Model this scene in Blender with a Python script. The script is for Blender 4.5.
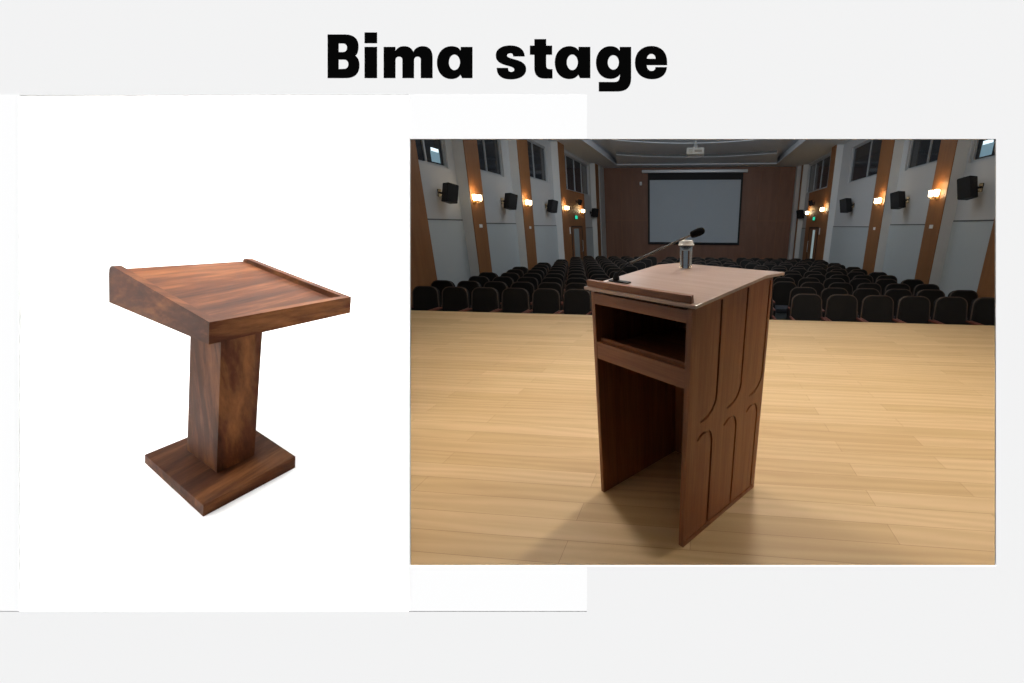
import bpy, bmesh, math, random
from mathutils import Vector, Matrix
random.seed(7)
SC = bpy.context.scene
COL = SC.collection
for o in list(bpy.data.objects): bpy.data.objects.remove(o)

# ------------------------------------------------------------------ camera
CAM = Vector((0, 0, 1.41856))
RIGHT = Vector((0.9952289, 0.0974323, 0.0051350))
DOWN = Vector((0.0337869, -0.2947891, -0.9549648))
FWD = Vector((-0.0915306, 0.9505821, -0.2966746))
UP = -DOWN
cd = bpy.data.cameras.new('camera'); cam = bpy.data.objects.new('camera', cd); COL.objects.link(cam)
cam.matrix_world = Matrix(((RIGHT.x, UP.x, -FWD.x, CAM.x), (RIGHT.y, UP.y, -FWD.y, CAM.y), (RIGHT.z, UP.z, -FWD.z, CAM.z), (0, 0, 0, 1)))
cd.sensor_fit = 'HORIZONTAL'; cd.sensor_width = 36; cd.lens = 400 / 1024 * 36
cd.shift_x = -148 / 1024; cd.shift_y = 8.5 / 1024
cd.clip_start = 0.05; cd.clip_end = 200
SC.camera = cam

# ------------------------------------------------------------------ world, light, exposure
SC.view_settings.view_transform = 'Standard'; SC.view_settings.look = 'None'
SC.view_settings.exposure = 0; SC.view_settings.gamma = 1; SC.view_settings.use_curve_mapping = False
W = bpy.data.worlds.new('world'); SC.world = W; W.use_nodes = True
W.node_tree.nodes['Background'].inputs[0].default_value = (0.75, 0.85, 1, 1)
W.node_tree.nodes['Background'].inputs[1].default_value = 0.02

def aim(o, d):
    o.rotation_euler = Vector(d).to_track_quat('-Z', 'Y').to_euler()
def area(name, loc, d, sx, sy, power, col=(1, 1, 1), spread=180):
    l = bpy.data.lights.new(name, 'AREA'); l.shape = 'RECTANGLE'; l.size = sx; l.size_y = sy; l.energy = power; l.color = col
    l.spread = math.radians(spread)
    o = bpy.data.objects.new(name, l); COL.objects.link(o); o.location = loc; aim(o, d); return o
sl = bpy.data.lights.new('front_wall_fill', 'SUN'); sl.energy = 13.5; sl.angle = math.radians(4)
so = bpy.data.objects.new('front_wall_fill', sl); COL.objects.link(so); so.location = (0, 0, 9)
a_ = math.radians(92); aim(so, (0, math.cos(a_), -math.sin(a_)))      # added light, almost straight down the leaning front wall

# stage lamps on the ceiling above and beyond the lectern
WARM = (1.0, 0.95, 0.88)
area('stage_lamp', (-1.9, 3.7, 4.30), (0.1, -0.16, -1), 0.5, 0.35, 57, WARM, 140)
area('stage_lamp', (0.6, 4.2, 4.30), (0, -0.18, -1), 0.5, 0.35, 57, WARM, 140)
area('stage_lamp', (3.0, 3.7, 4.30), (-0.1, -0.16, -1), 0.5, 0.35, 57, WARM, 140)
# dim fill lights added above the seats, out of view
for y in (8.6, 12.0):
    for x in (-3, 2.6):
        area('hall_fill', (x, y, 4.36), (0, 0.1, -1), 1.6, 1.6, 36, (0.84, 0.94, 1.0))
area('hall_fill', (-0.3, 11.6, 3.75), (0, 1, 0.12), 6, 0.3, 100, (0.86, 0.93, 1.0))     # added unseen wash for the rear wall and ceiling
area('hall_fill', (-0.3, 14.6, 4.36), (0, 0.75, -0.66), 5, 0.5, 62, (0.86, 0.93, 1.0))  # added unseen fill for the screen and rear of the hall
# fill lights added out of view to whiten the alcove
area('alcove_fill', (-2.5, 2.2, 2.9), (0, -0.12, -1), 1.5, 0.8, 150, (1, 0.99, 0.97))
area('alcove_fill', (-2.2, 1.74, 2.3), (-0.1, 0.85, -0.5), 1.5, 0.25, 40, (1, 0.99, 0.97))
area('alcove_fill', (-1.62, 1.56, 2.1), (-0.75, 0.3, -0.55), 0.5, 0.5, 5, (1, 0.99, 0.97))

# ------------------------------------------------------------------ materials
def newmat(name):
    m = bpy.data.materials.new(name); m.use_nodes = True
    nt = m.node_tree; b = nt.nodes['Principled BSDF']
    return m, nt, b
def lin(c):
    f = lambda v: v / 12.92 if v <= 0.04045 else ((v + 0.055) / 1.055) ** 2.4
    return tuple(f(v / 255) for v in c) + (1,)
def plain(name, rgb, rough=0.6, metal=0.0, bump=0.0, bscale=60, var=0.0, spec=None):
    """rgb is linear albedo"""
    m, nt, b = newmat(name)
    c = tuple(rgb) + (1,)
    b.inputs['Base Color'].default_value = c; b.inputs['Roughness'].default_value = rough; b.inputs['Metallic'].default_value = metal
    if spec is not None: b.inputs['Specular IOR Level'].default_value = spec
    if bump or var:
        tc = nt.nodes.new('ShaderNodeTexCoord'); n = nt.nodes.new('ShaderNodeTexNoise'); n.inputs['Scale'].default_value = bscale; n.inputs['Detail'].default_value = 4
        nt.links.new(tc.outputs['Object'], n.inputs['Vector'])
        if var:
            r = nt.nodes.new('ShaderNodeValToRGB')
            r.color_ramp.elements[0].color = tuple(v * (1 - var) for v in rgb) + (1,); r.color_ramp.elements[1].color = tuple(min(1, v * (1 + var)) for v in rgb) + (1,)
            r.color_ramp.elements[0].position = 0.3; r.color_ramp.elements[1].position = 0.7
            nt.links.new(n.outputs['Fac'], r.inputs['Fac']); nt.links.new(r.outputs['Color'], b.inputs['Base Color'])
        if bump:
            bp = nt.nodes.new('ShaderNodeBump'); bp.inputs['Strength'].default_value = bump; bp.inputs['Distance'].default_value = 0.002
            nt.links.new(n.outputs['Fac'], bp.inputs['Height']); nt.links.new(bp.outputs['Normal'], b.inputs['Normal'])
    return m
def emis(name, rgb, s):
    m, nt, b = newmat(name)
    b.inputs['Base Color'].default_value = tuple(rgb) + (1,)
    b.inputs['Emission Color'].default_value = tuple(rgb) + (1,); b.inputs['Emission Strength'].default_value = s
    return m
def wood(name, dark, mid, light, scale, rough=0.45, fine=0.25, big=1.0, coat=0.0, bump=0.08, spec=0.5):
    """scale: small along the grain, large across it (object coordinates)"""
    m, nt, b = newmat(name); N = nt.nodes; L = nt.links
    tc = N.new('ShaderNodeTexCoord'); mp = N.new('ShaderNodeMapping'); mp.inputs['Scale'].default_value = scale
    L.new(tc.outputs['Object'], mp.inputs['Vector'])
    n1 = N.new('ShaderNodeTexNoise'); n1.inputs['Scale'].default_value = big; n1.inputs['Detail'].default_value = 5; n1.inputs['Distortion'].default_value = 0.9
    n2 = N.new('ShaderNodeTexNoise'); n2.inputs['Scale'].default_value = big * 5; n2.inputs['Detail'].default_value = 6; n2.inputs['Roughness'].default_value = 0.65
    L.new(mp.outputs['Vector'], n1.inputs['Vector']); L.new(mp.outputs['Vector'], n2.inputs['Vector'])
    mx = N.new('ShaderNodeMix'); mx.data_type = 'FLOAT'; mx.inputs[0].default_value = fine
    L.new(n1.outputs['Fac'], mx.inputs[2]); L.new(n2.outputs['Fac'], mx.inputs[3])
    r = N.new('ShaderNodeValToRGB'); e = r.color_ramp.elements
    e[0].position = 0.33; e[0].color = tuple(dark) + (1,); e[1].position = 0.68; e[1].color = tuple(light) + (1,)
    k = e.new(0.5); k.color = tuple(mid) + (1,)
    L.new(mx.outputs[0], r.inputs['Fac']); L.new(r.outputs['Color'], b.inputs['Base Color'])
    b.inputs['Roughness'].default_value = rough; b.inputs['Coat Weight'].default_value = coat; b.inputs['Coat Roughness'].default_value = 0.25
    b.inputs['Specular IOR Level'].default_value = spec
    if bump:
        bp = N.new('ShaderNodeBump'); bp.inputs['Strength'].default_value = bump; bp.inputs['Distance'].default_value = 0.001
        L.new(n2.outputs['Fac'], bp.inputs['Height']); L.new(bp.outputs['Normal'], b.inputs['Normal'])
    return m
def plank_floor():
    m, nt, b = newmat('stage_planks'); N = nt.nodes; L = nt.links
    tc = N.new('ShaderNodeTexCoord')
    bk = N.new('ShaderNodeTexBrick'); bk.inputs['Scale'].default_value = 1
    bk.inputs['Brick Width'].default_value = 1.55; bk.inputs['Row Height'].default_value = 0.135; bk.inputs['Mortar Size'].default_value = 0.0012
    bk.inputs['Mortar Smooth'].default_value = 0.3; bk.inputs['Bias'].default_value = 0.0; bk.offset = 0.37; bk.offset_frequency = 2
    bk.inputs['Color1'].default_value = (0.56, 0.375, 0.18, 1); bk.inputs['Color2'].default_value = (0.66, 0.465, 0.245, 1); bk.inputs['Mortar'].default_value = (0.36, 0.20, 0.08, 1)
    L.new(tc.outputs['Object'], bk.inputs['Vector'])
    mp = N.new('ShaderNodeMapping'); mp.inputs['Scale'].default_value = (0.9, 8, 1); L.new(tc.outputs['Object'], mp.inputs['Vector'])
    n = N.new('ShaderNodeTexNoise'); n.inputs['Scale'].default_value = 1.5; n.inputs['Detail'].default_value = 7; n.inputs['Roughness'].default_value = 0.62; n.inputs['Distortion'].default_value = 1.4
    L.new(mp.outputs['Vector'], n.inputs['Vector'])
    wv = N.new('ShaderNodeTexWave'); wv.wave_type = 'BANDS'; wv.bands_direction = 'Y'; wv.inputs['Scale'].default_value = 0.55; wv.inputs['Distortion'].default_value = 14; wv.inputs['Detail'].default_value = 2.5; wv.inputs['Detail Scale'].default_value = 0.7
    L.new(mp.outputs['Vector'], wv.inputs['Vector'])
    mx0 = N.new('ShaderNodeMix'); mx0.data_type = 'FLOAT'; mx0.inputs[0].default_value = 0.3; L.new(n.outputs['Fac'], mx0.inputs[2]); L.new(wv.outputs['Fac'], mx0.inputs[3])
    r = N.new('ShaderNodeValToRGB'); r.color_ramp.elements[0].position = 0.25; r.color_ramp.elements[1].position = 0.72
    r.color_ramp.elements[0].color = (0.70, 0.64, 0.56, 1); r.color_ramp.elements[1].color = (1.0, 1.0, 1.0, 1)
    L.new(mx0.outputs[0], r.inputs['Fac'])
    mx = N.new('ShaderNodeMix'); mx.data_type = 'RGBA'; mx.blend_type = 'MULTIPLY'; mx.inputs[0].default_value = 0.5
    L.new(bk.outputs['Color'], mx.inputs[6]); L.new(r.outputs['Color'], mx.inputs[7]); L.new(mx.outputs[2], b.inputs['Base Color'])
    b.inputs['Roughness'].default_value = 0.5; b.inputs['Specular IOR Level'].default_value = 0.5
    return m
def glass(name, tint=(1, 1, 1), rough=0.0, ior=1.45):
    m, nt, b = newmat(name)
    b.inputs['Base Color'].default_value = tuple(tint) + (1,); b.inputs['Transmission Weight'].default_value = 1; b.inputs['Roughness'].default_value = rough; b.inputs['IOR'].default_value = ior
    return m

M = {}
M['grey_wall'] = plain('grey_wall_paint', (0.78, 0.78, 0.78), 0.9, spec=0.0)
M['white_panel'] = plain('white_panel_paint', (0.865, 0.865, 0.865), 0.9, spec=0.0)
M['alcove'] = plain('white_alcove_paint', (0.9, 0.9, 0.9), 0.9, spec=0.0)
M['black_letter'] = plain('black_vinyl', (0.002, 0.002, 0.002), 0.9, spec=0.0)
WD = ((0.0085, 0.0022, 0.0008), (0.037, 0.0108, 0.0032), (0.108, 0.0405, 0.0128))
M['walnut_y'] = wood('walnut_along_y', *WD, (7, 0.8, 7), 0.6, 0.35, 1.0, 0.0, 0.08, 0.06)
M['walnut_x'] = wood('walnut_along_x', *WD, (0.8, 7, 7), 0.6, 0.35, 1.0, 0.0, 0.08, 0.06)
M['walnut_z'] = wood('walnut_along_z', *WD, (7, 7, 0.8), 0.6, 0.35, 1.0, 0.0, 0.08, 0.06)
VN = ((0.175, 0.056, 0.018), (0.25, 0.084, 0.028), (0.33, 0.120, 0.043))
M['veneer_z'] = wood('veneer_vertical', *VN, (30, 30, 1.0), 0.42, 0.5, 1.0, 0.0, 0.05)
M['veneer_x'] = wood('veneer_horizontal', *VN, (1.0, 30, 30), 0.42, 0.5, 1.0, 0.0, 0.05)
M['veneer_top_sheen'] = wood('veneer_top_sheen', (0.38, 0.245, 0.18), (0.43, 0.285, 0.215), (0.49, 0.33, 0.255), (1.2, 26, 26), 0.34, 0.5, 1.0, 0.5, 0.03)  # lamp sheen on the desk top is put into this paler colour
M['inner'] = plain('dark_veneer_inside', (0.055, 0.026, 0.015), 0.6)
M['planks'] = plank_floor()
M['plaster'] = plain('grey_plaster', (0.47, 0.475, 0.48), 0.85, bump=0.1, bscale=40)
M['panel_low'] = plain('blue_grey_panel', (0.42, 0.455, 0.47), 0.8)
M['white_col'] = plain('white_plaster_pilaster', (0.62, 0.625, 0.62), 0.85)
M['brown_clad'] = wood('brown_cladding', (0.20, 0.085, 0.030), (0.235, 0.102, 0.037), (0.27, 0.12, 0.045), (6, 6, 0.5), 0.5, 0.4)
M['rear_clad'] = wood('rear_wall_cladding', (0.165, 0.078, 0.048), (0.185, 0.088, 0.055), (0.205, 0.10, 0.063), (3, 3, 0.4), 0.55, 0.3)
M['ceiling'] = plain('ceiling_paint', (0.64, 0.68, 0.73), 0.9)
M['rail_riser_grey'] = plain('rail_grey_riser_shade', (0.10, 0.105, 0.11), 0.8)
M['carpet'] = plain('dark_carpet', (0.05, 0.06, 0.06), 0.95, bump=0.4, bscale=200, var=0.2)
M['leather'] = plain('black_leather', (0.006, 0.0053, 0.005), 0.75, bump=0.15, bscale=120, spec=0.25)
M['piping'] = plain('brown_piping', (0.05, 0.031, 0.021), 0.55)
M['seat_blue'] = plain('dark_blue_seat_cloth', (0.026, 0.03, 0.042), 0.8)
M['arm_wood'] = plain('red_brown_arm_wood', (0.13, 0.036, 0.022), 0.5)
M['chrome'] = plain('dark_chrome', (0.22, 0.21, 0.20), 0.25, 0.9)
M['black_metal'] = plain('black_metal', (0.012, 0.012, 0.012), 0.4, 0.3)
M['black_plastic'] = plain('black_plastic', (0.008, 0.008, 0.009), 0.6, spec=0.3)
M['black_gloss'] = plain('black_gloss', (0.16, 0.155, 0.15), 0.25, 0.6)
M['grille'] = plain('speaker_grille', (0.010, 0.010, 0.011), 0.9, spec=0.15, bump=0.5, bscale=300)
M['foam'] = plain('microphone_foam', (0.006, 0.006, 0.0065), 0.95, spec=0.1, bump=0.6, bscale=400)
M['alu'] = plain('grey_aluminium', (0.42, 0.44, 0.46), 0.4, 0.4)
M['night_glass'] = plain('night_window_glass', (0.022, 0.027, 0.034), 0.08, 0, spec=0.6)
M['screen'] = plain('screen_fabric', (0.44, 0.51, 0.58), 0.9)
M['screen_edge'] = plain('screen_black_edge', (0.012, 0.013, 0.015), 0.8)
M['white_plastic'] = plain('white_plastic', (0.72, 0.72, 0.72), 0.4)
M['brass'] = plain('brass', (0.5, 0.32, 0.12), 0.35, 0.9)
M['lamp_glow'] = emis('sconce_glow', (1.0, 0.80, 0.50), 14)
M['exit'] = emis('exit_green', (0.02, 0.62, 0.36), 1.0)
M['door_glass'] = plain('door_glass', (0.30, 0.36, 0.38), 0.2)
M['door_wood'] = wood('door_wood', (0.16, 0.068, 0.024), (0.19, 0.082, 0.03), (0.22, 0.095, 0.036), (6, 6, 0.5), 0.45, 0.4)
M['lit_window'] = emis('lit_room_beyond', (0.75, 0.92, 1.0), 1.1)
M['cup'] = glass('clear_cup_plastic', (0.97, 0.98, 0.98), 0.06, 1.2)
M['water'] = glass('water', (0.96, 0.98, 0.98), 0.0, 1.2)
M['lid'] = plain('white_lid', (0.82, 0.80, 0.76), 0.5)
M['projector'] = plain('projector_case', (0.80, 0.86, 0.9), 0.4)
M['lens'] = plain('lens_glass', (0.02, 0.03, 0.05), 0.1)

# ------------------------------------------------------------------ mesh helpers
class MB:
    def __init__(s): s.v = []; s.f = []
    def add(s, vs, fs):
        o = len(s.v); s.v += [Vector(v) for v in vs]; s.f += [tuple(i + o for i in f) for f in fs]; return s
    def hexa(s, b, t):                     # bottom ring of 4, top ring of 4 (ccw seen from the top)
        return s.add(list(b) + list(t), [(3, 2, 1, 0), (4, 5, 6, 7), (0, 1, 5, 4), (1, 2, 6, 5), (2, 3, 7, 6), (3, 0, 4, 7)])
    def box(s, x0, x1, y0, y1, z0, z1):
        return s.hexa([(x0, y0, z0), (x1, y0, z0), (x1, y1, z0), (x0, y1, z0)], [(x0, y0, z1), (x1, y0, z1), (x1, y1, z1), (x0, y1, z1)])
    def prism(s, ring, off):               # planar ring extruded by the vector off
        n = len(ring); off = Vector(off); r = [Vector(p) for p in ring]
        fs = [tuple(reversed(range(n))), tuple(range(n, 2 * n))] + [(i, (i + 1) % n, n + (i + 1) % n, n + i) for i in range(n)]
        return s.add(r + [p + off for p in r], fs)
    def tube(s, pts, rad, n=10, caps=True):
        pts = [Vector(p) for p in pts]; rs = rad if isinstance(rad, (list, tuple)) else [rad] * len(pts)
        vs = []; fs = []; prev = None
        for i, p in enumerate(pts):
            t = (pts[min(i + 1, len(pts) - 1)] - pts[max(i - 1, 0)]).normalized()
            if prev is None:
                a = Vector((0, 0, 1)) if abs(t.z) < 0.9 else Vector((1, 0, 0)); u = t.cross(a).normalized()
            else:
                u = (prev - t * prev.dot(t)).normalized()
            prev = u; w = t.cross(u)
            for k in range(n):
                an = 2 * math.pi * k / n; vs.append(p + (u * math.cos(an) + w * math.sin(an)) * rs[i])
        for i in range(len(pts) - 1):
            for k in range(n):
                fs.append((i * n + k, i * n + (k + 1) % n, (i + 1) * n + (k + 1) % n, (i + 1) * n + k))
        if caps: fs += [tuple(reversed(range(n))), tuple(range((len(pts) - 1) * n, len(pts) * n))]
        return s.add(vs, fs)
    def lathe(s, prof, c=(0, 0, 0), n=28):  # profile of (r, z)
        vs = []; fs = []
        for r, z in prof:
            for k in range(n):
                a = 2 * math.pi * k / n; vs.append((c[0] + r * math.cos(a), c[1] + r * math.sin(a), c[2] + z))
        for i in range(len(prof) - 1):
            for k in range(n): fs.append((i * n + k, i * n + (k + 1) % n, (i + 1) * n + (k + 1) % n, (i + 1) * n + k))
        return s.add(vs, fs)
    def xf(s, m):
        s.v = [m @ v for v in s.v]; return s
    def warp(s, fn):
        s.v = [fn(v) for v in s.v]; return s
    def build(s, name, mat, parent=None, bevel=0.0, smooth=False, seg=2):
        me = bpy.data.meshes.new(name); bm = bmesh.new()
        vs = [bm.verts.new(v) for v in s.v]
        for f in s.f:
            try: bm.faces.new([vs[i] for i in f])
            except ValueError: pass
        bmesh.ops.remove_doubles(bm, verts=bm.verts, dist=1e-6)
        bmesh.ops.recalc_face_normals(bm, faces=bm.faces)
        if bevel:
            ed = [e for e in bm.edges if len(e.link_faces) == 2 and e.calc_face_angle(0) > 0.6]
            bmesh.ops.bevel(bm, geom=ed, offset=bevel, segments=seg, profile=0.5, affect='EDGES', clamp_overlap=True)
        bm.to_mesh(me); bm.free()
        if smooth:
            me.polygons.foreach_set('use_smooth', [True] * len(me.polygons))
            me.set_sharp_from_angle(angle=math.radians(35))
        me.materials.append(M[mat])
        o = bpy.data.objects.new(name, me); COL.objects.link(o)
        if parent: o.parent = parent
        return o
def thing(name, label, cat, loc=(0, 0, 0), rz=0.0, group=None):
    o = bpy.data.objects.new(name, None); COL.objects.link(o); o.empty_display_size = 0.1
    o.location = loc; o.rotation_euler = (0, 0, rz); o['label'] = label; o['category'] = cat
    if group: o['group'] = group
    return o
def tag(o, label, cat, group=None):
    o['label'] = label; o['category'] = cat
    if group: o['group'] = group
    return o
def struct(o): o['kind'] = 'structure'; return o
def dup(root, loc, rz, label, group=None):
    r = root.copy(); COL.objects.link(r); r.location = loc; r.rotation_euler = (0, 0, rz); r['label'] = label
    if group: r['group'] = group
    for ch in list(root.children):
        c = ch.copy(); COL.objects.link(c); c.parent = r
        for g in ch.children:
            d = g.copy(); COL.objects.link(d); d.parent = c
    return r
def holes_wall(mb, axis, c0, c1, a0, a1, z0, z1, holes):
    """wall slab between c0..c1 on `axis` with rectangular openings (a0,a1,z0,z1) in it"""
    As = sorted({a0, a1, *[h[0] for h in holes], *[h[1] for h in holes]}); Zs = sorted({z0, z1, *[h[2] for h in holes], *[h[3] for h in holes]})
    for i in range(len(As) - 1):
        run = None
        for j in range(len(Zs) - 1):
            ca = (As[i] + As[i + 1]) / 2; cz = (Zs[j] + Zs[j + 1]) / 2
            if any(h[0] < ca < h[1] and h[2] < cz < h[3] for h in holes): continue
            if axis == 'x': mb.box(c0, c1, As[i], As[i + 1], Zs[j], Zs[j + 1])
            else: mb.box(As[i], As[i + 1], c0, c1, Zs[j], Zs[j + 1])
    return mb

# ------------------------------------------------------------------ leaning front wall with its two openings (3 mm grid)
PB = CAM + FWD * 1.2
def Bp(u, v, d=0.0):                      # wall coordinates: u to the right, v down, in steps of 3 mm; d = metres towards the viewer
    return PB + RIGHT * ((u - 660) * 0.003) + UP * ((350 - v) * 0.003) - FWD * d
def wall_piece(mb, u0, u1, v0, v1, d0, d1):
    mb.hexa([Bp(u0, v1, d0), Bp(u1, v1, d0), Bp(u1, v0, d0), Bp(u0, v0, d0)], [Bp(u0, v1, d1), Bp(u1, v1, d1), Bp(u1, v0, d1), Bp(u0, v0, d1)])
TK = 0.004
w = MB()
U0, U1, V0, V1 = -1300, 2600, -880, 719
wall_piece(w, U0, U1, V0, 95, -TK, 0)
wall_piece(w, U0, 19, 95, 611, -TK, 0)
wall_piece(w, 408.8, U1, 95, 139, -TK, 0)
wall_piece(w, 408.8, 410, 139, 566, -TK, 0)
wall_piece(w, 996, U1, 139, 566, -TK, 0)
wall_piece(w, 408.8, U1, 566, 611, -TK, 0)
wall_piece(w, U0, U1, 611, V1, -TK, 0)
struct(w.build('wall_front', 'grey_wall'))
dp = thing('display_panel', 'thin white panel on the light grey wall, framing the alcove with the walnut lectern', 'panel', Bp(300, 353))
for u0, u1, v0, v1 in ((-60, 19, 95, 611), (408.8, 587, 95, 139), (408.8, 587, 566, 611), (408.8, 410, 139, 566)):
    w = MB(); wall_piece(w, u0, u1, v0, v1, 0.0001, 0.0005); w.xf(Matrix.Translation(-dp.location)).build('panel_strip', 'white_panel', dp)

# lettering: outlines drawn on the grid, each letter cut from thin black sheet
def bez(p0, p1, p2, p3, n=8):
    return [tuple((1 - t) ** 3 * p0[i] + 3 * (1 - t) ** 2 * t * p1[i] + 3 * (1 - t) * t * t * p2[i] + t ** 3 * p3[i] for i in (0, 1)) for t in [k / n for k in range(1, n + 1)]]
def path(cmds):
    out = []; cur = None
    for c in cmds:
        if c[0] in 'ML': cur = c[1]; out.append(cur)
        else: out += bez(cur, *c[1:]); cur = c[3]
    if out[0] == out[-1] or (abs(out[0][0] - out[-1][0]) + abs(out[0][1] - out[-1][1]) < 1e-6): out.pop()
    return out
def ell(cx, cy, rx, ry, n=28): return [(cx + rx * math.cos(2 * math.pi * k / n), cy + ry * math.sin(2 * math.pi * k / n)) for k in range(n)]
def letter(parent, loops, ox):
    cu = bpy.data.curves.new('letter', 'CURVE'); cu.dimensions = '2D'; cu.fill_mode = 'BOTH'; cu.extrude = 0.0001
    for lp in loops:
        sp = cu.splines.new('POLY'); sp.points.add(len(lp) - 1); sp.use_cyclic_u = True
        for p, (x, y) in zip(sp.points, lp):
            p.co = ((ox + x / 5.389 - 660) * 0.003, (350 - (20 + y / 5.389)) * 0.003, 0, 1)
    tmp = bpy.data.objects.new('letter', cu); COL.objects.link(tmp)
    dg = bpy.context.evaluated_depsgraph_get(); me = bpy.data.meshes.new_from_object(tmp.evaluated_get(dg))
    bpy.data.objects.remove(tmp)
    mw = Matrix(((RIGHT.x, UP.x, -FWD.x, 0), (RIGHT.y, UP.y, -FWD.y, 0), (RIGHT.z, UP.z, -FWD.z, 0), (0, 0, 0, 1)))
    me.transform(Matrix.Translation(PB - FWD * 0.0002 - parent.location) @ mw)
    me.materials.clear(); me.materials.append(M['black_letter'])
    o = bpy.data.objects.new('letter', me); COL.objects.link(o); o.parent = parent
    return o
txt = thing('wall_lettering', 'bold black heading reading Bima stage along the top of the grey wall', 'lettering', Bp(497, 78))
OA, OB = 310, 490
letter(txt, [path([('M', (95, 78)), ('L', (190, 78)), ('C', (240, 78), (262, 105), (262, 142)), ('C', (262, 168), (255, 185), (243, 192)), ('C', (258, 200), (267, 218), (267, 244)), ('C', (267, 288), (240, 312), (194, 312)), ('L', (95, 312))]),
             path([('M', (155, 125)), ('L', (178, 125)), ('C', (192, 125), (200, 135), (200, 149)), ('C', (200, 163), (192, 173), (178, 173)), ('L', (155, 173))]),
             path([('M', (155, 212)), ('L', (182, 212)), ('C', (198, 212), (207, 222), (207, 238)), ('C', (207, 254), (198, 264), (182, 264)), ('L', (155, 264))])], OA)
letter(txt, [[(294, 67), (362, 67), (362, 124), (294, 124)], [(294, 145), (362, 145), (362, 312), (294, 312)]], OA)
letter(txt, [path([('M', (397, 145)), ('L', (461, 145)), ('L', (461, 166)), ('C', (472, 148), (488, 141), (508, 141)), ('C', (532, 141), (550, 152), (557, 172)), ('C', (566, 152), (586, 141), (608, 141)), ('C', (644, 141), (661, 165), (661, 200)), ('L', (661, 312)), ('L', (597, 312)),
                   ('L', (597, 214)), ('C', (597, 202), (591, 196), (580, 196)), ('C', (568, 196), (561, 203), (561, 216)), ('L', (561, 312)), ('L', (498, 312)), ('L', (498, 216)), ('C', (498, 203), (491, 196), (480, 196)), ('C', (468, 196), (461, 203), (461, 216)), ('L', (461, 312)), ('L', (397, 312))])], OA)
def a_loops(dx):
    return [path([('M', (812 + dx, 145)), ('L', (876 + dx, 145)), ('L', (876 + dx, 312)), ('L', (820 + dx, 312)), ('L', (811 + dx, 294)), ('C', (800 + dx, 309), (784 + dx, 317), (760 + dx, 317)), ('C', (715 + dx, 317), (684 + dx, 279), (684 + dx, 229)), ('C', (684 + dx, 179), (716 + dx, 141), (762 + dx, 141)), ('C', (785 + dx, 141), (802 + dx, 148), (812 + dx, 164))]),
            ell(778.5 + dx, 227.5, 30, 43)]
letter(txt, a_loops(0), OA)
letter(txt, [path([('M', (187, 195)), ('L', (125, 195)), ('C', (125, 182), (120, 178), (110, 178)), ('C', (98, 178), (92, 184), (92, 191)), ('C', (92, 203), (112, 206), (136, 213)), ('C', (172, 223), (195, 236), (195, 264)), ('C', (195, 300), (158, 319), (112, 319)), ('C', (62, 319), (36, 296), (36, 258)), ('L', (98, 258)), ('C', (97, 273), (103, 280), (114, 280)), ('C', (125, 280), (131, 274), (131, 267)), ('C', (131, 253), (112, 250), (86, 243)), ('C', (52, 233), (31, 219), (31, 190)), ('C', (31, 156), (66, 137), (108, 137)), ('C', (158, 137), (186, 160), (187, 195))])], OB)
letter(txt, [path([('M', (239, 103)), ('L', (303, 103)), ('L', (303, 138)), ('L', (335, 138)), ('L', (335, 186)), ('L', (303, 186)), ('L', (303, 244)), ('C', (303, 258), (309, 265), (324, 265)), ('L', (337, 265)), ('L', (337, 314)), ('L', (292, 314)), ('C', (258, 314), (239, 294), (239, 260)), ('L', (239, 186)), ('L', (215, 186)), ('L', (215, 138)), ('L', (239, 138))])], OB)
letter(txt, a_loops(-335), OB)
letter(txt, [path([('M', (699, 145)), ('L', (761, 145)), ('L', (761, 312)), ('C', (761, 360), (735, 384), (688, 384)), ('L', (586, 384)), ('L', (586, 334)), ('L', (672, 334)), ('C', (692, 334), (700, 322), (700, 292)), ('C', (690, 307), (672, 316), (648, 316)), ('C', (602, 316), (571, 279), (571, 229)), ('C', (571, 179), (603, 141), (649, 141)), ('C', (672, 141), (689, 149), (699, 166))]), ell(664.5, 228, 30, 40)], OB)
letter(txt, [path([('M', (955, 242)), ('L', (845, 242)), ('C', (845, 262), (855, 275), (871, 275)), ('C', (884, 275), (891, 268), (891, 254)), ('L', (954, 254)), ('C', (950, 294), (920, 318), (872, 318)), ('C', (816, 318), (781, 282), (781, 229)), ('C', (781, 177), (816, 140), (870, 140)), ('C', (924, 140), (955, 176), (955, 226))]),
             path([('M', (845, 209)), ('C', (847, 192), (856, 181), (870, 181)), ('C', (884, 181), (892, 192), (893, 209))])], OB)

# ------------------------------------------------------------------ white alcove behind the left opening
base0 = [Vector(p) for p in ((-2.2778, 1.3433, 0.1033), (-2.1923, 1.7184, 0.1273), (-2.7692, 1.9273, 0.2435), (-2.8548, 1.5521, 0.2195))]
base1 = [Vector(p) for p in ((-2.2534, 1.3458, 0.1676), (-2.1741, 1.7224, 0.1982), (-2.7511, 1.9277, 0.3030), (-2.8305, 1.5510, 0.2724))]
col0 = [Vector(p) for p in ((-2.3924, 1.5206, 0.2158), (-2.3670, 1.6787, 0.2183), (-2.6450, 1.7728, 0.2744), (-2.6704, 1.6146, 0.2719))]
col1 = [Vector(p) for p in ((-2.2059, 1.5954, 0.9310), (-2.1747, 1.7461, 0.9079), (-2.4440, 1.8181, 0.8908), (-2.4752, 1.6674, 0.9138))]
top0 = [Vector(p) for p in ((-2.0546, 1.4256, 0.9327), (-1.9174, 1.9905, 0.9528), (-2.8333, 2.2901, 1.0540), (-2.9705, 1.7252, 1.0339))]
top1 = [Vector(p) for p in ((-2.0257, 1.4325, 1.0288), (-1.8930, 1.9949, 1.0424), (-2.8228, 2.3014, 1.2103), (-2.9254, 1.7470, 1.2132))]
fn_ = (base0[1] - base0[0]).cross(base0[3] - base0[0]).normalized()
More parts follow.
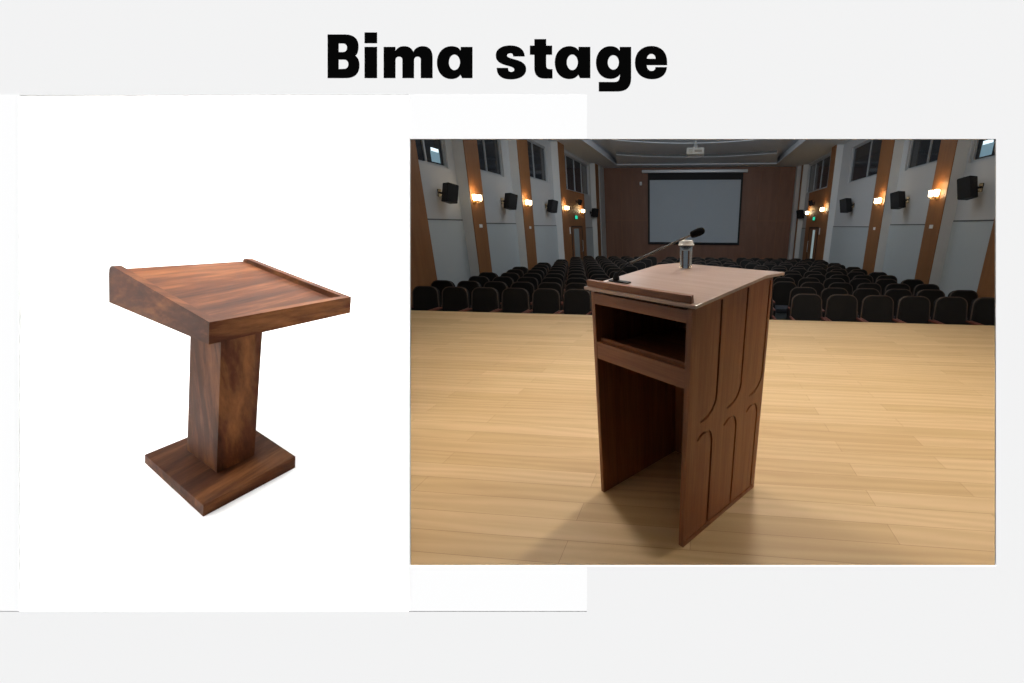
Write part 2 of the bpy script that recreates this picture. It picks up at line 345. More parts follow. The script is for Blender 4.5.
def slant(u, depth, drop=0.0):            # point of the alcove floor along a side direction u at a given depth
    o = CAM + FWD * depth + RIGHT * ((u - 660) / 400 * depth)
    t = (base0[0] - o).dot(fn_) / UP.dot(fn_)
    return o + UP * t - fn_ * drop
def high(u, depth): return CAM + FWD * depth + RIGHT * ((u - 660) / 400 * depth) + UP * (1.25 * depth)
ul, ur, d0, d1 = -140, 408.9, 1.2045, 3.1
fl = [slant(ul, d0), slant(ur, d0), slant(ur, d1), slant(ul, d1)]
w = MB(); w.hexa([p - UP * 0.45 for p in fl], [p - UP * 0.0005 for p in fl]); struct(w.build('floor_alcove', 'alcove'))
hi = [high(ul, d0), high(ur, d0), high(ur, d1), high(ul, d1)]
w = MB(); th = 0.004
for i, j in ((1, 2), (2, 3), (3, 0)):
    n = ((fl[j] - fl[i]).cross(hi[i] - fl[i])).normalized() * th
    w.prism([fl[i] - UP * 0.4, fl[j] - UP * 0.4, hi[j], hi[i]], n if i != 1 else -n * 0.2)
w.prism(hi, UP * th)
struct(w.build('wall_alcove', 'alcove'))

# ------------------------------------------------------------------ walnut lectern in the alcove
def warp_of(b, t):                        # unit cube -> the piece's own eight corners
    def fn(p):
        x, y, z = p
        lo = b[0] * (1 - x) * (1 - y) + b[1] * x * (1 - y) + b[2] * x * y + b[3] * (1 - x) * y
        up = t[0] * (1 - x) * (1 - y) + t[1] * x * (1 - y) + t[2] * x * y + t[3] * (1 - x) * y
        return lo * (1 - z) + up * z
    return fn
wl_o = sum(base0, Vector()) / 4
wl = thing('walnut_lectern', 'walnut pedestal lectern with raised side rails and square column, standing in the white alcove', 'lectern', wl_o)
def wl_part(mb, name, mat, bevel=0.002): return mb.xf(Matrix.Translation(-wl_o)).build(name, mat, wl, bevel)
wl_part(MB().box(0, 1, 0, 1, 0, 1).warp(warp_of(base0, base1)), 'base_plate', 'walnut_y', 0.003)
ax = [(t - b).normalized() for b, t in zip(col0, col1)]
wl_part(MB().hexa([p - a * 0.002 for p, a in zip(col0, ax)], [p + a * 0.075 for p, a in zip(col1, ax)]), 'column', 'walnut_z')
wt = warp_of(top0, top1)
RX, RY = 0.05, 0.026                      # rail and lip widths
ZFR, ZBK = 0.66, 0.90                     # the surface is sunk deeper at the lip than at the back
wl_part(MB().hexa([(RX, RY, .2), (1 - RX, RY, .2), (1 - RX, 1, .2), (RX, 1, .2)], [(RX, RY, ZFR), (1 - RX, RY, ZFR), (1 - RX, 1, ZBK), (RX, 1, ZBK)]).warp(wt), 'reading_surface', 'walnut_y', 0.001)
wl_part(MB().box(RX, 1 - RX, 0.0, RY, 0.0, 1).warp(wt), 'front_lip', 'walnut_y', 0.0)
def rail(x0, x1):
    prof = [(0, 0.0), (1.0, 0.0), (1.0, 0.72), (0.994, 0.87), (0.978, 0.96), (0.955, 1.0)] + [(1 - k / 6, 1.0) for k in range(1, 7)]
    return MB().prism([(x0, y, z) for y, z in prof], (x1 - x0, 0, 0)).warp(lambda p: wt(Vector((p.x, p.y, p.z * (1 + 0.065 * p.y)))))
wl_part(rail(0, RX), 'side_rail', 'walnut_x', 0.0); wl_part(rail(1 - RX, 1), 'side_rail', 'walnut_x', 0.0)
# the lip runs over the full front edge
wl_part(MB().box(-0.001, 1.001, -0.012, 0.0, 0.0, 1.0).warp(wt), 'lip_facing', 'walnut_y', 0.0)

# ------------------------------------------------------------------ stage
SE = 6.36
def ground(u, depth):                         # stage point beside the alcove's right-hand partition, at a given distance
    o = CAM + FWD * depth + RIGHT * ((u - 660) / 400 * depth)
    return o + UP * (-o.z / UP.z)
XL, XLR, XR, XRR = -5.6, -5.89, 5.2, 5.47     # pilaster faces and recessed wall planes
HZ = -0.63; HS = -0.0205                      # hall floor height at the first row and its slope
def hz(y): return HZ + (y - 6.75) * HS
w = MB(); e0, e1 = ground(410.6, 1.70), ground(410.6, 3.25)
e2 = ground(1090, 1.70)
ring = [(e0.x, e0.y, 0), (e2.x, e2.y, 0), (6.2, 2.3, 0), (6.2, SE, 0), (-6.6, SE, 0), (-6.6, e1.y, 0), (e1.x, e1.y, 0)]
w.prism([(x, y, -0.05) for x, y, z in ring], (0, 0, 0.05)); struct(w.build('floor_stage', 'planks'))
w = MB(); w.box(-6.6, 6.2, SE - 0.12, SE - 0.06, -0.75, -0.05); struct(w.build('trim_1', 'brown_clad'))
w = MB(); w.hexa([(-6.6, SE - 0.3, -1.2), (6.2, SE - 0.3, -1.2), (6.2, 24.6, hz(24.6) - .3), (-6.6, 24.6, hz(24.6) - .3)], [(-6.6, SE - 0.3, hz(SE)), (6.2, SE - 0.3, hz(SE)), (6.2, 24.6, hz(24.6)), (-6.6, 24.6, hz(24.6))])
struct(w.build('floor', 'carpet'))

# ------------------------------------------------------------------ hall shell
ZC = 4.5; ZF = -1.1
WZ0, WZ1 = 2.77, 4.12
left_windows = [(8.2, 9.62), (10.62, 12.42), (13.72, 16.1), (17.42, 22.05)]
right_windows = [(8.05, 9.64), (10.40, 12.45), (13.66, 16.95), (18.62, 23.3)]
lz = [(2.66, 4.12), (2.78, 4.12), (2.97, 4.2), (2.90, 4.36)]
rz_ = [(2.68, 4.12), (2.88, 4.12), (2.98, 4.2), (3.08, 4.44)]
def side_wall(name, xr, sgn, wins, zs):
    hs = [(a, b, z0, z1) for (a, b), (z0, z1) in zip(wins, zs)]
    w = MB(); holes_wall(w, 'x', min(xr, xr + sgn * 0.2), max(xr, xr + sgn * 0.2), 2.2, 24.4, ZF, 4.9, hs)
    return struct(w.build(name, 'plaster'))
side_wall('wall_left', XLR, -1, left_windows, lz); side_wall('wall_right', XRR, 1, right_windows, rz_)
win_no = [0]
def window(xr, sgn, a, b, z0, z1, panes, lit=False):
    win_no[0] += 1
    fr = MB(); x0, x1 = (xr + sgn * 0.05, xr + sgn * 0.11); lo, hi_ = min(x0, x1), max(x0, x1); t = 0.055
    fr.box(lo, hi_, a, b, z0, z0 + t); fr.box(lo, hi_, a, b, z1 - t, z1); fr.box(lo, hi_, a, a + t, z0 + t, z1 - t); fr.box(lo, hi_, b - t, b, z0 + t, z1 - t)
    for k in range(1, panes):
        c = a + (b - a) * k / panes; fr.box(lo, hi_, c - t / 2, c + t / 2, z0 + t, z1 - t)
    o = struct(fr.build('window_%d' % win_no[0], 'alu'))
    g = MB(); xm = xr + sgn * 0.085; g.box(xm - 0.006, xm + 0.006, a + t * .6, b - t * .6, z0 + t * .6, z1 - t * .6); g.build('window_pane', 'night_glass', o)
    if lit:                                # a lit room seen through the glass of the nearest window
        y0, y1 = b - (b - a) * 0.34, b - (b - a) * 0.12
        xs = xr + sgn * 0.078; q = MB(); q.box(xs - 0.004, xs + 0.004, y0, y1, z0 + 0.09, z0 + 0.31); q.build('lit_pane', 'lit_blue', o)
        q = MB(); q.box(xs - 0.006, xs + 0.006, y0 + 0.03, y1 - 0.02, z0 + 0.31, z0 + 0.38); q.build('lit_tube', 'lit_window', o)
    return o
M['lit_corridor'] = emis('lit_corridor_glass', (0.42, 0.55, 0.56), 0.35)
M['lit_blue'] = emis('lit_room_glass', (0.16, 0.27, 0.34), 0.6)
for i, ((a, b), (z0, z1)) in enumerate(zip(left_windows, lz)): window(XLR, -1, a, b, z0, z1, (2, 2, 2, 4)[i], i == 0)
for i, ((a, b), (z0, z1)) in enumerate(zip(right_windows, rz_)): window(XRR, 1, a, b, z0, z1, (2, 2, 2, 4)[i], i == 0)
# lower blue-grey panels with the shadow-gap rail above them
trim_no = [1]
def trim(mb, mat, bevel=0.0):
    trim_no[0] += 1; return struct(mb.build('trim_%d' % trim_no[0], mat, None, bevel))
def lower_panels(xr, sgn, bays):
    w = MB(); g = MB()
    for a, b, zt in bays:
        x0, x1 = xr, xr - sgn * 0.02
        w.box(min(x0, x1), max(x0, x1), a, b, ZF, zt - 0.025)
        x1 = xr - sgn * 0.012
        g.box(min(x0, x1), max(x0, x1), a, b, zt - 0.016, zt + 0.012)
    trim(w, 'panel_low'); trim(g, 'rail_riser_grey')
lower_panels(XLR, -1, [(8.15, 9.89, 1.53), (10.51, 12.88, 1.46), (13.65, 16.62, 1.40), (19.97, 22.4, 1.30)])
lower_panels(XRR, 1, [(8.10, 9.72, 1.55), (10.34, 12.75, 1.48), (13.6, 18.0, 1.42), (21.5, 23.5, 1.33)])
# pilasters: white plaster with brown cladding on the aisle face
def pilaster(xf_, xr, sgn, a, b, z0=ZF, z1=ZC, full=True):
    if full:
        w = MB(); x0, x1 = xr, xf_ + sgn * 0.02; w.box(min(x0, x1), max(x0, x1), a, b, z0, z1); trim(w, 'white_col')
    x0, x1 = (xf_ + sgn * 0.02 if full else xr), xf_
    c = MB(); c.box(min(x0, x1), max(x0, x1), a + (0.004 if full else 0), b, z0, z1); trim(c, 'brown_clad')
for a, b in ((7.1, 8.15), (9.89, 10.51), (12.88, 13.65), (16.62, 17.34)): pilaster(XL, XLR, -1, a, b)
for a, b in ((7.1, 8.05), (9.72, 10.34), (12.75, 13.6), (18.0, 18.6)): pilaster(XR, XRR, 1, a, b)
pilaster(XL, XLR, -1, 17.34, 19.97, ZF, 2.84, False); pilaster(XR, XRR, 1, 18.6, 21.5, ZF, 2.98, False)
pilaster(XL, XLR, -1, 22.35, 23.0); pilaster(XR, XRR, 1, 23.4, 23.75)
w = MB(); w.box(XLR, XL + .04, 23.05, 24.1, ZF, ZC); w.box(5.0, XRR, 23.78, 24.1, ZF, ZC); trim(w, 'plaster')
# rear wall, brown boards with fine joints
w = MB(); w.box(-6.1, 5.7, 24.12, 24.4, ZF, 4.9); struct(w.build('wall_rear', 'rear_clad'))
w = MB()
for x in (-4.6, -3.95, 3.2, 4.2): w.box(x - 0.012, x + 0.012, 24.108, 24.125, ZF, ZC)
for x0, x1 in ((-5.5, -3.1), (2.35, 5.0)): w.box(x0, x1, 24.108, 24.125, 1.70, 1.725)
M['joint'] = plain('board_joint', (0.235, 0.11, 0.06), 0.6)
trim(w, 'joint')
# ceiling: flat soffit with a sunken tray and curved steps
w = MB()
TX0, TX1, TY1 = -4.6, 3.8, 22.9
w.box(-6.1, TX0, 2.0, 24.4, ZC, ZC + 0.4); w.box(TX1, 5.7, 2.0, 24.4, ZC, ZC + 0.4); w.box(TX0, TX1, TY1, 24.4, ZC, ZC + 0.4)
w.box(TX0, TX1, 2.0, TY1, ZC + 0.26, ZC + 0.4)
struct(w.build('ceiling', 'ceiling'))
def arc_step(name, yc, sag, z0, z1, x0, x1):
    n = 20; ring = []
    for k in range(n + 1):
        t = k / n; x = x0 + (x1 - x0) * t; ring.append((x, yc - sag * (2 * t - 1) ** 2, z0))
    ring += [(TX1 - 0.02, TY1 - 0.02, z0), (TX0 + 0.02, TY1 - 0.02, z0)]
    m = MB(); m.prism(ring, (0, 0, z1 - z0)); struct(m.build(name, 'ceiling'))
    sl = MB()                                  # dark strip on the curved riser, its shade put into the colour
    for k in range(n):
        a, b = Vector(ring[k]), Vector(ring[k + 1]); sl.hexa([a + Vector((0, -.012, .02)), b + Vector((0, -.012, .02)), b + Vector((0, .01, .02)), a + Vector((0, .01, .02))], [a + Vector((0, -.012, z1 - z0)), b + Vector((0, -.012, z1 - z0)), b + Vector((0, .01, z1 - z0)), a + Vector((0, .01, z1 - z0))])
    trim(sl, 'rail_riser_grey')
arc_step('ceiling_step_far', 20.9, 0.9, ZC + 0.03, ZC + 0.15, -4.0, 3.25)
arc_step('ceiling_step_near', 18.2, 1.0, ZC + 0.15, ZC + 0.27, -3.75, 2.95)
w = MB()
m_ = 0.06
w.box(TX0 - .0, TX0 + m_, 2.2, TY1, ZC - 0.03, ZC); w.box(TX1 - m_, TX1, 2.2, TY1, ZC - 0.03, ZC); w.box(TX0 + m_, TX1 - m_, TY1 - m_, TY1, ZC - 0.03, ZC)
trim(w, 'ceiling')
# doors in the brown portals, with glass strips
def door(n, xf_, sgn, a, b, z1, ga, gb, gm='door_glass'):
    x0, x1 = xf_, xf_ - sgn * 0.03
    fr = MB(); t = 0.07
    fr.box(min(x0, x1), max(x0, x1), a - t, a, ZF, z1 + t); fr.box(min(x0, x1), max(x0, x1), b, b + t, ZF, z1 + t); fr.box(min(x0, x1), max(x0, x1), a, b, z1, z1 + t)
    o = struct(fr.build('door_%d' % n, 'inner'))
    x1 = xf_ - sgn * 0.015
    l = MB(); l.box(min(x0, x1), max(x0, x1), a, b, ZF, z1); l.build('door_leaf', 'door_wood', o)
    x1 = xf_ - sgn * 0.021; g = MB(); g.box(min(x0, x1), max(x0, x1), ga, gb, ZF, z1 - 0.06); g.build('glass_strip', gm, o)
    h = MB(); xh = xf_ - sgn * 0.07; h.tube([(xf_ - sgn * 0.02, b - .12, 0.25), (xh, b - .12, 0.25), (xh, b - .12, 0.75), (xf_ - sgn * 0.02, b - .12, 0.75)], 0.014, 8); h.build('door_handle', 'alu', o)
door(1, XL, -1, 17.72, 19.25, 1.33, 18.0, 18.75); door(2, XR, 1, 19.2, 20.6, 1.33, 19.62, 19.98, 'lit_corridor')

# ------------------------------------------------------------------ seats
def chair_proto():
    t = thing('auditorium_chair', '', 'chair', (0, 0, 0), 0, 'chairs in the auditorium rows')
    rec = Matrix.Translation((0, 0.10, 0.40)) @ Matrix.Rotation(math.radians(-10), 4, 'X')
    H_, wb, wt_, r = 0.56, 0.272, 0.247, 0.15
    def outline(g=0.0):
        pts = [(-wb + g, 0.0), (wb - g, 0.0)]
        for k in range(7):
            a = math.pi / 2 * k / 6; pts.append((wt_ - g - (r - g) + (r - g) * math.cos(a), H_ - r + (r - g) * 0.85 * math.sin(a) + (0.02)))
        for k in range(7):
            a = math.pi / 2 + math.pi / 2 * k / 6; pts.append((-wt_ + g + (r - g) + (r - g) * math.cos(a), H_ - r + (r - g) * 0.85 * math.sin(a) + 0.02))
        return pts
    b = MB(); o0 = outline(0.0); o1 = outline(0.03)
    n = len(o0); vs = [(x, -0.045, z) for x, z in o1] + [(x, -0.02, z) for x, z in o0] + [(x, 0.045, z) for x, z in o0]
    fs = [tuple(range(n)), tuple(reversed(range(2 * n, 3 * n)))]
    for q in (0, 1): fs += [(q * n + i, (q + 1) * n + i, (q + 1) * n + (i + 1) % n, q * n + (i + 1) % n) for i in range(n)]
    back = b.add(vs, fs).xf(rec).build('backrest', 'leather', t, 0, True)
    p = MB(); op = outline(0.004); p.tube([(x, -0.024, z) for x, z in op[1:] + op[:1]], 0.011, 6); p.xf(rec).build('piping', 'piping', back, 0, True)
    s = MB(); s.box(-0.225, 0.225, -0.33, 0.11, 0.36, 0.46); s.build('seat', 'seat_blue', t, 0.03, True, 2)
    for sx in (-1, 1):
        f = MB(); x = sx * 0.262; f.prism([(x - 0.02, -0.20, 0.04), (x - 0.02, 0.16, 0.04), (x - 0.02, 0.14, 0.56), (x - 0.02, -0.24, 0.56)], (0.04, 0, 0)); f.box(x - 0.023, x + 0.023, -0.24, 0.2, 0.0, 0.04)
        f.build('side_frame', 'black_metal', t, 0.004)
        a = MB(); a.box(x - 0.021, x + 0.021, -0.22, 0.10, 0.55, 0.585); a.build('armrest', 'arm_wood', t, 0.012, True)
    return t
ORD = ['front', 'second', 'third', 'fourth', 'fifth', 'sixth', 'seventh', 'eighth', 'ninth', 'tenth', 'eleventh', 'twelfth', 'rearmost']
proto = chair_proto(); first = True
SP = 0.58
for r in range(13):
    y = 6.82 + 0.94 * r; off = 0.28 if r % 2 else 0.0
    blocks = [('left', [-2.17 - off - SP * k for k in range(6)]), ('right', [1.84 + off * 0.6 + SP * k for k in range(6)]), ('centre', [-1.30 + off * 0.5 + SP * k for k in range(5)])]
    for bn, xs in blocks:
        for k, x in enumerate(xs):
            if bn == 'left' and x < -5.56: continue
            which = ['first', 'second', 'third', 'fourth', 'fifth', 'sixth'][k]
            lab = 'black auditorium chair in the %s block, %s row from stage, %s seat from %s' % (bn, ORD[r], which, 'the aisle' if bn != 'centre' else 'left')
            rz = 0.0
            if first: o = proto; o.location = (x, y, hz(y)); o['label'] = lab; first = False
            else: o = dup(proto, (x, y, hz(y)), rz, lab)

# ------------------------------------------------------------------ wall lamps, loudspeakers, signs
def sconce(x, y, z, sgn, label):
    t = thing('wall_sconce', label, 'wall lamp', (x, y, z), 0, 'wall sconces on the brown pilasters')
    p = MB(); p.box(min(0, -sgn * 0.02), max(0, -sgn * 0.02), -0.06, 0.06, -0.14, 0.02); p.build('back_plate', 'brass', t, 0.004)
    for s in (-1, 1):
        yy = s * 0.115
        a = MB(); a.tube([(-sgn * 0.02, s * 0.03, -0.10), (-sgn * 0.07, s * 0.08, -0.13), (-sgn * 0.10, yy, -0.11), (-sgn * 0.10, yy, -0.07)], 0.011, 8); a.build('arm', 'brass', t, 0, True)
        g = MB(); g.lathe([(0.0, -0.07), (0.038, -0.07), (0.046, -0.05), (0.050, 0.058), (0.038, 0.062), (0.0, 0.062)], (-sgn * 0.10, yy, 0), 16); g.build('glass_shade', 'lamp_glow', t, 0, True)
    l = bpy.data.lights.new('sconce_light', 'POINT'); l.energy = 4; l.color = (1.0, 0.62, 0.26); l.shadow_soft_size = 0.08
    lo = bpy.data.objects.new('sconce_light', l); COL.objects.link(lo); lo.location = (x - sgn * 0.14, y, z + 0.16)
for (y, z), lab in zip(((10.02, 2.06), (13.12, 2.11), (16.95, 2.10), (19.3, 2.06)), ('on the nearest left pilaster with a lamp', 'on the second left pilaster with a lamp', 'left of the green exit sign on the left wall', 'right of the green exit sign on the left wall')):
    sconce(XL, y, z, -1, 'lit double glass sconce ' + lab)
for (y, z), lab in zip(((10.02, 2.14), (12.98, 2.15), (18.6, 2.12), (21.1, 2.06)), ('on the nearest right pilaster with a lamp', 'on the second right pilaster with a lamp', 'right of the green exit sign on the right wall', 'left of the green exit sign on the right wall')):
    sconce(XR, y, z, 1, 'lit double glass sconce ' + lab)
def speaker(x, y, z, sgn, s, label, yaw=58, tilt=13):
    t = thing('loudspeaker', label, 'speaker', (x, y, z), 0, 'black loudspeakers on the side walls')
    m = Matrix.Translation((-sgn * (0.20 * s + 0.06), 0, 0)) @ Matrix.Rotation(math.radians(sgn * -yaw), 4, 'Z') @ Matrix.Rotation(math.radians(-sgn * tilt), 4, 'Y')
    b = MB(); h, w_, d = 0.22 * s, 0.175 * s, 0.12 * s
    b.hexa([(-d, -w_ * .8, -h), (d, -w_, -h), (d, w_, -h), (-d, w_ * .8, -h)] if sgn < 0 else [(-d, -w_, -h), (d, -w_ * .8, -h), (d, w_ * .8, -h), (-d, w_, -h)],
           [(-d, -w_ * .8, h), (d, -w_, h), (d, w_, h), (-d, w_ * .8, h)] if sgn < 0 else [(-d, -w_, h), (d, -w_ * .8, h), (d, w_ * .8, h), (-d, w_, h)])
    b.xf(m).build('cabinet', 'black_plastic', t, 0.012 * s)
    g = MB(); f = -sgn * d; g.box(min(f, f - sgn * 0.012), max(f, f - sgn * 0.012), -w_ * .9, w_ * .9, -h * .93, h * .93); g.xf(m).build('grille', 'grille', t, 0.004)
    k = MB(); k.tube([(0, 0, 0.02), (-sgn * 0.10, 0, 0.0), (-sgn * 0.16, 0, 0)], 0.022, 8); k.box(min(0, -sgn * .015), max(0, -sgn * .015), -0.06, 0.06, -0.07, 0.09); k.build('bracket', 'black_metal', t)
for (y, z, s), lab in zip(((9.12, 2.09, .92), (12.1, 2.08, .98), (15.6, 2.10, 1.0), (22.0, 2.06, .95)), ('nearest on the left wall, under the first window', 'second from the stage on the left wall', 'third from the stage on the left wall, before the exit', 'rearmost on the left wall, beyond the exit door')):
    speaker(XLR, y, z, -1, s, 'tilted black loudspeaker ' + lab)
for (y, z, s), lab in zip(((9.05, 2.16, .92), (11.95, 2.10, .95), (15.95, 2.15, 1.05), (23.0, 2.04, .95)), ('nearest on the right wall, under the first window', 'second from the stage on the right wall', 'third from the stage on the right wall, before the exit', 'rearmost on the right wall, beyond the exit door')):
    speaker(XRR, y, z, 1, s, 'tilted black loudspeaker ' + lab)
speaker(XL, 18.6, 2.40, -1, 0.55, 'small black loudspeaker above the green exit sign on the left wall', 0, 14)
speaker(XR, 20.3, 2.46, 1, 0.55, 'small black loudspeaker above the green exit sign on the right wall', 0, 14)
def exit_sign(x, y, z, sgn, side):
    t = thing('exit_sign', 'lit green exit sign above the door in the %s wall' % side, 'sign', (x, y, z), 0)
    b = MB(); b.box(min(0, -sgn * .03), max(0, -sgn * .03), -0.19, 0.19, -0.085, 0.085); b.build('sign_case', 'black_plastic', t, 0.004)
    f = MB(); f.box(min(-sgn * .03, -sgn * .034), max(-sgn * .03, -sgn * .034), -0.175, 0.175, -0.07, 0.07); f.build('lit_face', 'exit', t)
exit_sign(XL, 18.42, 1.76, -1, 'left'); exit_sign(XR, 20.02, 1.77, 1, 'right')
def plate(x, y, z, sgn, w_, h, label):
    m = MB(); m.box(min(0, -sgn * .012), max(0, -sgn * .012), -w_, w_, -h, h); o = m.build('switch_plate', 'white_plastic', None, 0.003); o.location = (x, y, z)
    tag(o, label, 'switch', 'white switch plates')
plate(XL, 10.2, 1.39, -1, .07, .04, 'small white plate low on the nearest lamp pilaster of the left wall')
plate(XL, 13.3, 1.34, -1, .07, .04, 'small white plate low on the second lamp pilaster of the left wall')
plate(XR, 10.05, 1.43, 1, .07, .04, 'small white plate low on the nearest lamp pilaster of the right wall')
plate(XR, 13.15, 1.37, 1, .07, .04, 'small white plate low on the second lamp pilaster of the right wall')
plate(XL, 17.5, 1.2, -1, .06, .14, 'upright white switch plate beside the door in the left wall')
plate(XR, 18.95, 1.22, 1, .06, .14, 'upright white switch plate beside the door in the right wall')

# ------------------------------------------------------------------ projection screen, projector
sc = thing('projection_screen', 'large grey projection screen with black border on the brown rear wall', 'screen', (-0.42, 24.0, 0.42))
m = MB(); m.box(-2.62, 2.62, 0.0, 0.02, 0.0, 3.78); m.build('border', 'screen_edge', sc)
m = MB(); m.box(-2.52, 2.52, -0.012, -0.001, 0.09, 3.43); m.build('screen_surface', 'screen', sc)
m = MB(); m.box(-2.95, 2.85, -0.10, 0.08, 3.79, 3.95); m.build('roller_case', 'alu', sc, 0.02)
m = MB(); m.tube([(-2.62, -0.01, 0.0), (2.62, -0.01, 0.0)], 0.03, 8); m.build('weight_bar', 'screen_edge', sc)
m = MB(); m.box(-.06, .06, -.06, .06, -.09, .09); o = m.build('wall_sensor', 'white_plastic', None, .01); o.location = (-3.45, 24.05, 3.68); tag(o, 'small white sensor box on the rear wall left of the screen', 'sensor')
pj = thing('projector', 'white ceiling projector hanging from a pole above the seats', 'projector', (-0.2, 11.0, 3.10))
m = MB(); m.box(-0.215, 0.215, -0.16, 0.16, 0, 0.15); m.build('case', 'projector', pj, 0.02, True)
m = MB(); m.tube([(0.08, 0.15, 0.075), (0.08, 0.20, 0.075)], 0.045, 14); m.build('lens', 'lens', pj)
m = MB()
for k in range(5): m.box(-0.16 + k * 0.02, -0.152 + k * 0.02, -0.163, -0.158, 0.03, 0.12)
m.box(-0.02, 0.16, -0.163, -0.158, 0.05, 0.10); m.build('vent', 'alu', pj)
m = MB(); m.tube([(0, 0, 0.15), (0, 0, 0.26)], [0.06, 0.025], 12); m.tube([(0, 0, 0.26), (0, 0, 1.82)], 0.022, 10); m.build('ceiling_pole', 'alu', pj)

# ------------------------------------------------------------------ the brown lectern on the stage
LW, LD = 0.598, 0.621
lec = thing('wooden_lectern', 'brown veneered lectern with open shelves and grooved side, standing on the stage', 'lectern', (-0.033, 1.497, 0), math.radians(-37.907))
ZF0 = 1.116; ZK = 1.187; YK = 0.50
def ztop(y): return ZF0 + (ZK - ZF0) * min(1, max(0, y / YK))
def side_ring(x): return [(x, 0, 0), (x, LD, 0), (x, LD, ztop(LD)), (x, YK, ztop(YK)), (x, 0, ztop(0))]
def flare(p):                                  # the carcass widens slightly towards the top
    k = (p.x + LW) / LW
    return Vector((p.x + p.z / 1.1 * (0.014 * k - 0.010 * (1 - k)), p.y - 0.022 * p.y * p.z, p.z))
def groove_cut(mb, pts, wd, x_in, x_out):          # pts are (y, z)
    n = len(pts)
    L_, R_ = [], []
    for i, (y, z) in enumerate(pts):
        a = pts[max(i - 1, 0)]; b = pts[min(i + 1, n - 1)]; d = Vector((b[0] - a[0], b[1] - a[1])).normalized(); nn = Vector((-d.y, d.x)) * wd / 2
        k = 1.0
        L_.append((y + nn.x * k, z + nn.y * k)); R_.append((y - nn.x * k, z - nn.y * k))
    ring = L_ + R_[::-1]
    mb.prism([(x_in, y, z) for y, z in ring], (x_out - x_in, 0, 0))
rp = MB().prism(side_ring(-0.026), (0.026, 0, 0)).warp(flare).build('side_panel', 'veneer_z', lec)
cuts = MB()
for k, yg in enumerate((0.198, 0.398, 0.596)):
    R_ = 0.11
    pts = [(yg, ztop(yg) - 0.012)] + [(yg - R_ + R_ * math.cos(math.radians(a)), 0.612 + R_ * 0.9 - R_ * 0.9 * math.sin(math.radians(a))) for a in range(0, 91, 9)]
    groove_cut(cuts, pts, 0.013, -0.010, 0.02)
    yl = yg - 0.018
    pts = [(yl, 0.034), (yl, 0.47)] + [(yl - a, z) for a, z in ((0.001, 0.495), (0.006, 0.515), (0.016, 0.533), (0.031, 0.546), (0.050, 0.552), (0.072, 0.549), (0.092, 0.540), (0.108, 0.527))]
    groove_cut(cuts, pts, 0.013, -0.010, 0.02)
groove_cut(cuts, [(0.02, 0.028), (0.60, 0.028)], 0.009, -0.008, 0.02)
co = cuts.warp(flare).build('cut_tool', 'veneer_z'); co.matrix_world = lec.matrix_world
bpy.context.view_layer.update()
co.parent = lec
bo = rp.modifiers.new('grooves', 'BOOLEAN'); bo.operation = 'DIFFERENCE'; bo.object = co; bo.solver = 'EXACT'
dg = bpy.context.evaluated_depsgraph_get(); dg.update()
me2 = bpy.data.meshes.new_from_object(rp.evaluated_get(dg)); rp.modifiers.clear(); rp.data = me2; bpy.data.objects.remove(co)
MB().prism(side_ring(-LW), (0.022, 0, 0)).warp(flare).build('side_panel', 'veneer_z', lec)
m = MB(); m.prism([(-LW + 0.022, LD - 0.02, 0), (-0.026, LD - 0.02, 0), (-0.026, LD - 0.02, ztop(LD) - 0.002), (-LW + 0.022, LD - 0.02, ztop(LD) - 0.002)], (0, 0.018, 0)); m.warp(flare).build('back_panel', 'veneer_z', lec)
MB().box(-LW + 0.022, -0.026, 0.0, 0.022, 1.060, 1.112).warp(flare).build('top_rail', 'veneer_x', lec, 0.001)
MB().box(-LW + 0.022, -0.026, 0.002, 0.024, 0.784, 0.870).warp(flare).build('shelf_front', 'veneer_x', lec, 0.0015)
MB().box(-LW + 0.022, -0.026, 0.024, LD - 0.02, 0.822, 0.842).warp(flare).build('shelf', 'veneer_x', lec)
MB().box(-LW + 0.022, -0.026, 0.028, 0.042, 0.842, 0.886).warp(flare).build('shelf_ledge', 'veneer_x', lec, 0.001)
# sloping top: slab with its level rear strip
TX_0, TX_1, TY0, TYR, TYB = -0.626, 0.052, -0.028, 0.48, 0.645
Z0_, ZR_ = 1.141, 1.211
m = MB()
prof = [(TY0, Z0_ - 0.014), (TYR, ZR_ - 0.014), (TYB, ZR_ - 0.014), (TYB, ZR_), (TYR, ZR_), (TY0, Z0_)]
m.prism([(TX_0, y, z) for y, z in prof], (TX_1 - TX_0, 0, 0)); m.build('desk_top', 'veneer_top_sheen', lec, 0.002)
# filler carcass top under the slab
m = MB(); m.prism([(-LW + 0.03, y, z) for y, z in ((0.023, 1.07), (LD - 0.021, 1.07), (LD - 0.021, ztop(LD) - 0.004), (YK, ztop(YK) - 0.004), (0.023, ztop(0.023) - 0.004))], (LW - 0.066, 0, 0)); m.warp(flare).build('carcass_top', 'inner', lec)
def on_top(x, y, up=0.0): return Vector((x, y, Z0_ + (ZR_ - Z0_) * (y - TY0) / (TYR - TY0) + up))
sl_ = math.atan2(ZR_ - Z0_, TYR - TY0)
m = MB(); m.box(-0.612, 0.022, 0.0, 0.018, 0, 0.031); m.xf(Matrix.Translation(on_top(0, -0.018)) @ Matrix.Rotation(sl_, 4, 'X')); m.build('paper_stop', 'veneer_x', lec, 0.002)
lm_ = lec.matrix_basis.copy() if False else Matrix.Translation(lec.location) @ Matrix.Rotation(math.radians(-37.907), 4, 'Z')

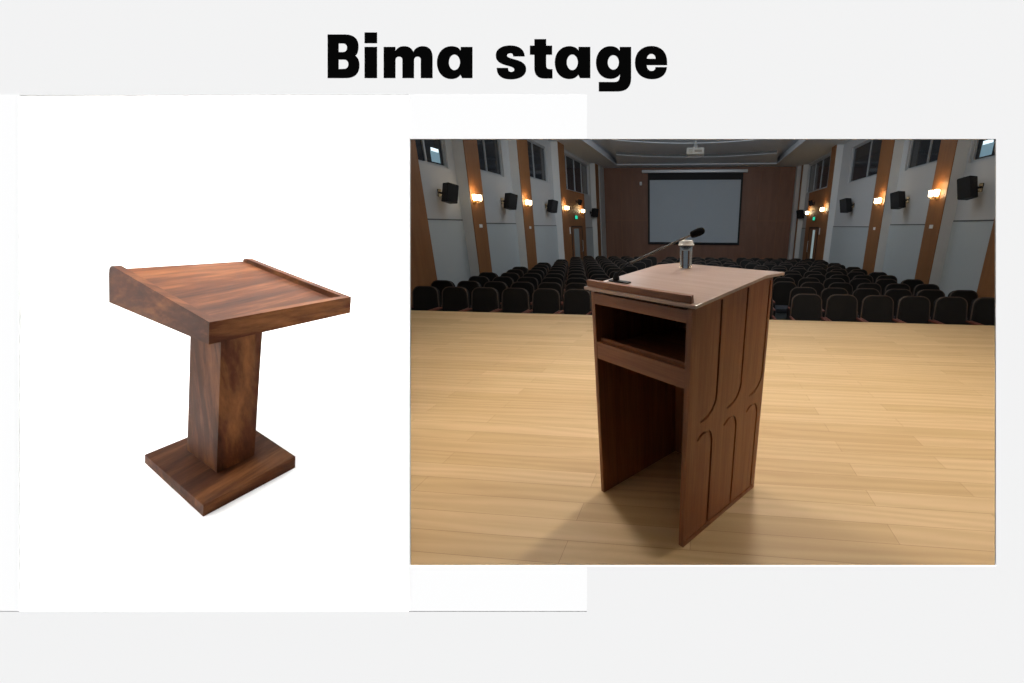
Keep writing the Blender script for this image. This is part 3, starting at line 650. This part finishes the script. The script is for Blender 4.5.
# gooseneck microphone
mw_ = lm_ @ on_top(-0.525, 0.105)
mic = thing('gooseneck_microphone', 'black gooseneck microphone leaning over the stage lectern top', 'microphone', mw_, math.radians(-37.907))
tl = Matrix.Rotation(sl_, 4, 'X')
m = MB(); m.box(-0.065, 0.075, -0.013, 0.013, 0.0005, 0.007); m.xf(tl); m.build('base_plate', 'black_plastic', mic, 0.003)
def px(u, v, d):                             # point at depth d along a sight line, used once to read the stem's bend from the photo
    return CAM + FWD * d + RIGHT * ((u - 660) / 400 * d) + UP * ((350 - v) / 400 * d)
inv = (Matrix.Translation(mw_) @ Matrix.Rotation(math.radians(-37.907), 4, 'Z')).inverted()
dm = (mw_ - CAM).dot(FWD)
stem = [Vector((-0.02, 0, 0.008))] + [inv @ px(u, v, dm + k) for u, v, k in ((617.5, 274.5, 0.0), (620.5, 270.5, 0.0), (624.5, 266.5, 0.0), (630, 263, 0.0), (640, 258.5, 0.0), (655, 251.5, 0.0), (672, 243.5, 0.0), (690, 235.5, 0.0))]
m = MB(); m.tube(stem[:5], [0.006, 0.006, 0.0055, 0.005, 0.0045], 10); m.build('lower_gooseneck', 'black_plastic', mic, 0, True)
m = MB(); m.tube(stem[4:], 0.0056, 10); m.build('stem', 'black_gloss', mic, 0, True)
m = MB(); m.lathe([(0.016, 0.0), (0.016, 0.012), (0.009, 0.03), (0.007, 0.036), (0.0, 0.036)], (-0.02, 0, 0.008), 14); m.build('joint', 'black_plastic', mic, 0, True)
h0, h1 = inv @ px(690.5, 235.3, dm), inv @ px(704.5, 229.8, dm + 0.01)
m = MB(); ks = [0, .04, .12, .3, .6, .85, .95, 1]; rs = [.006, .013, .0165, .0185, .0195, .017, .012, .003]
m.tube([h0.lerp(h1, k) for k in ks], rs, 16); m.build('foam_head', 'foam', mic, 0, True)

# cup of water
cw_ = lm_ @ on_top(-0.403, 0.455)
cup = thing('water_cup', 'clear lidded cup of water standing on the stage lectern top', 'cup', cw_ + Vector((0, 0, 0.004)))
m = MB(); m.lathe([(0.0, 0.0), (0.029, 0.0), (0.031, 0.004), (0.034, 0.115), (0.0325, 0.115), (0.0298, 0.012), (0.0, 0.012)], n=32); m.build('cup_body', 'cup', cup, 0, True)
m = MB(); m.lathe([(0.0, 0.0125), (0.0292, 0.0125), (0.0315, 0.088), (0.0, 0.088)], n=32); m.build('water', 'water', cup, 0, True)
m = MB(); m.lathe([(0.0, 0.116), (0.040, 0.112), (0.041, 0.117), (0.036, 0.121), (0.034, 0.134), (0.030, 0.138), (0.0, 0.138)], n=32); m.build('lid', 'lid', cup, 0, True)
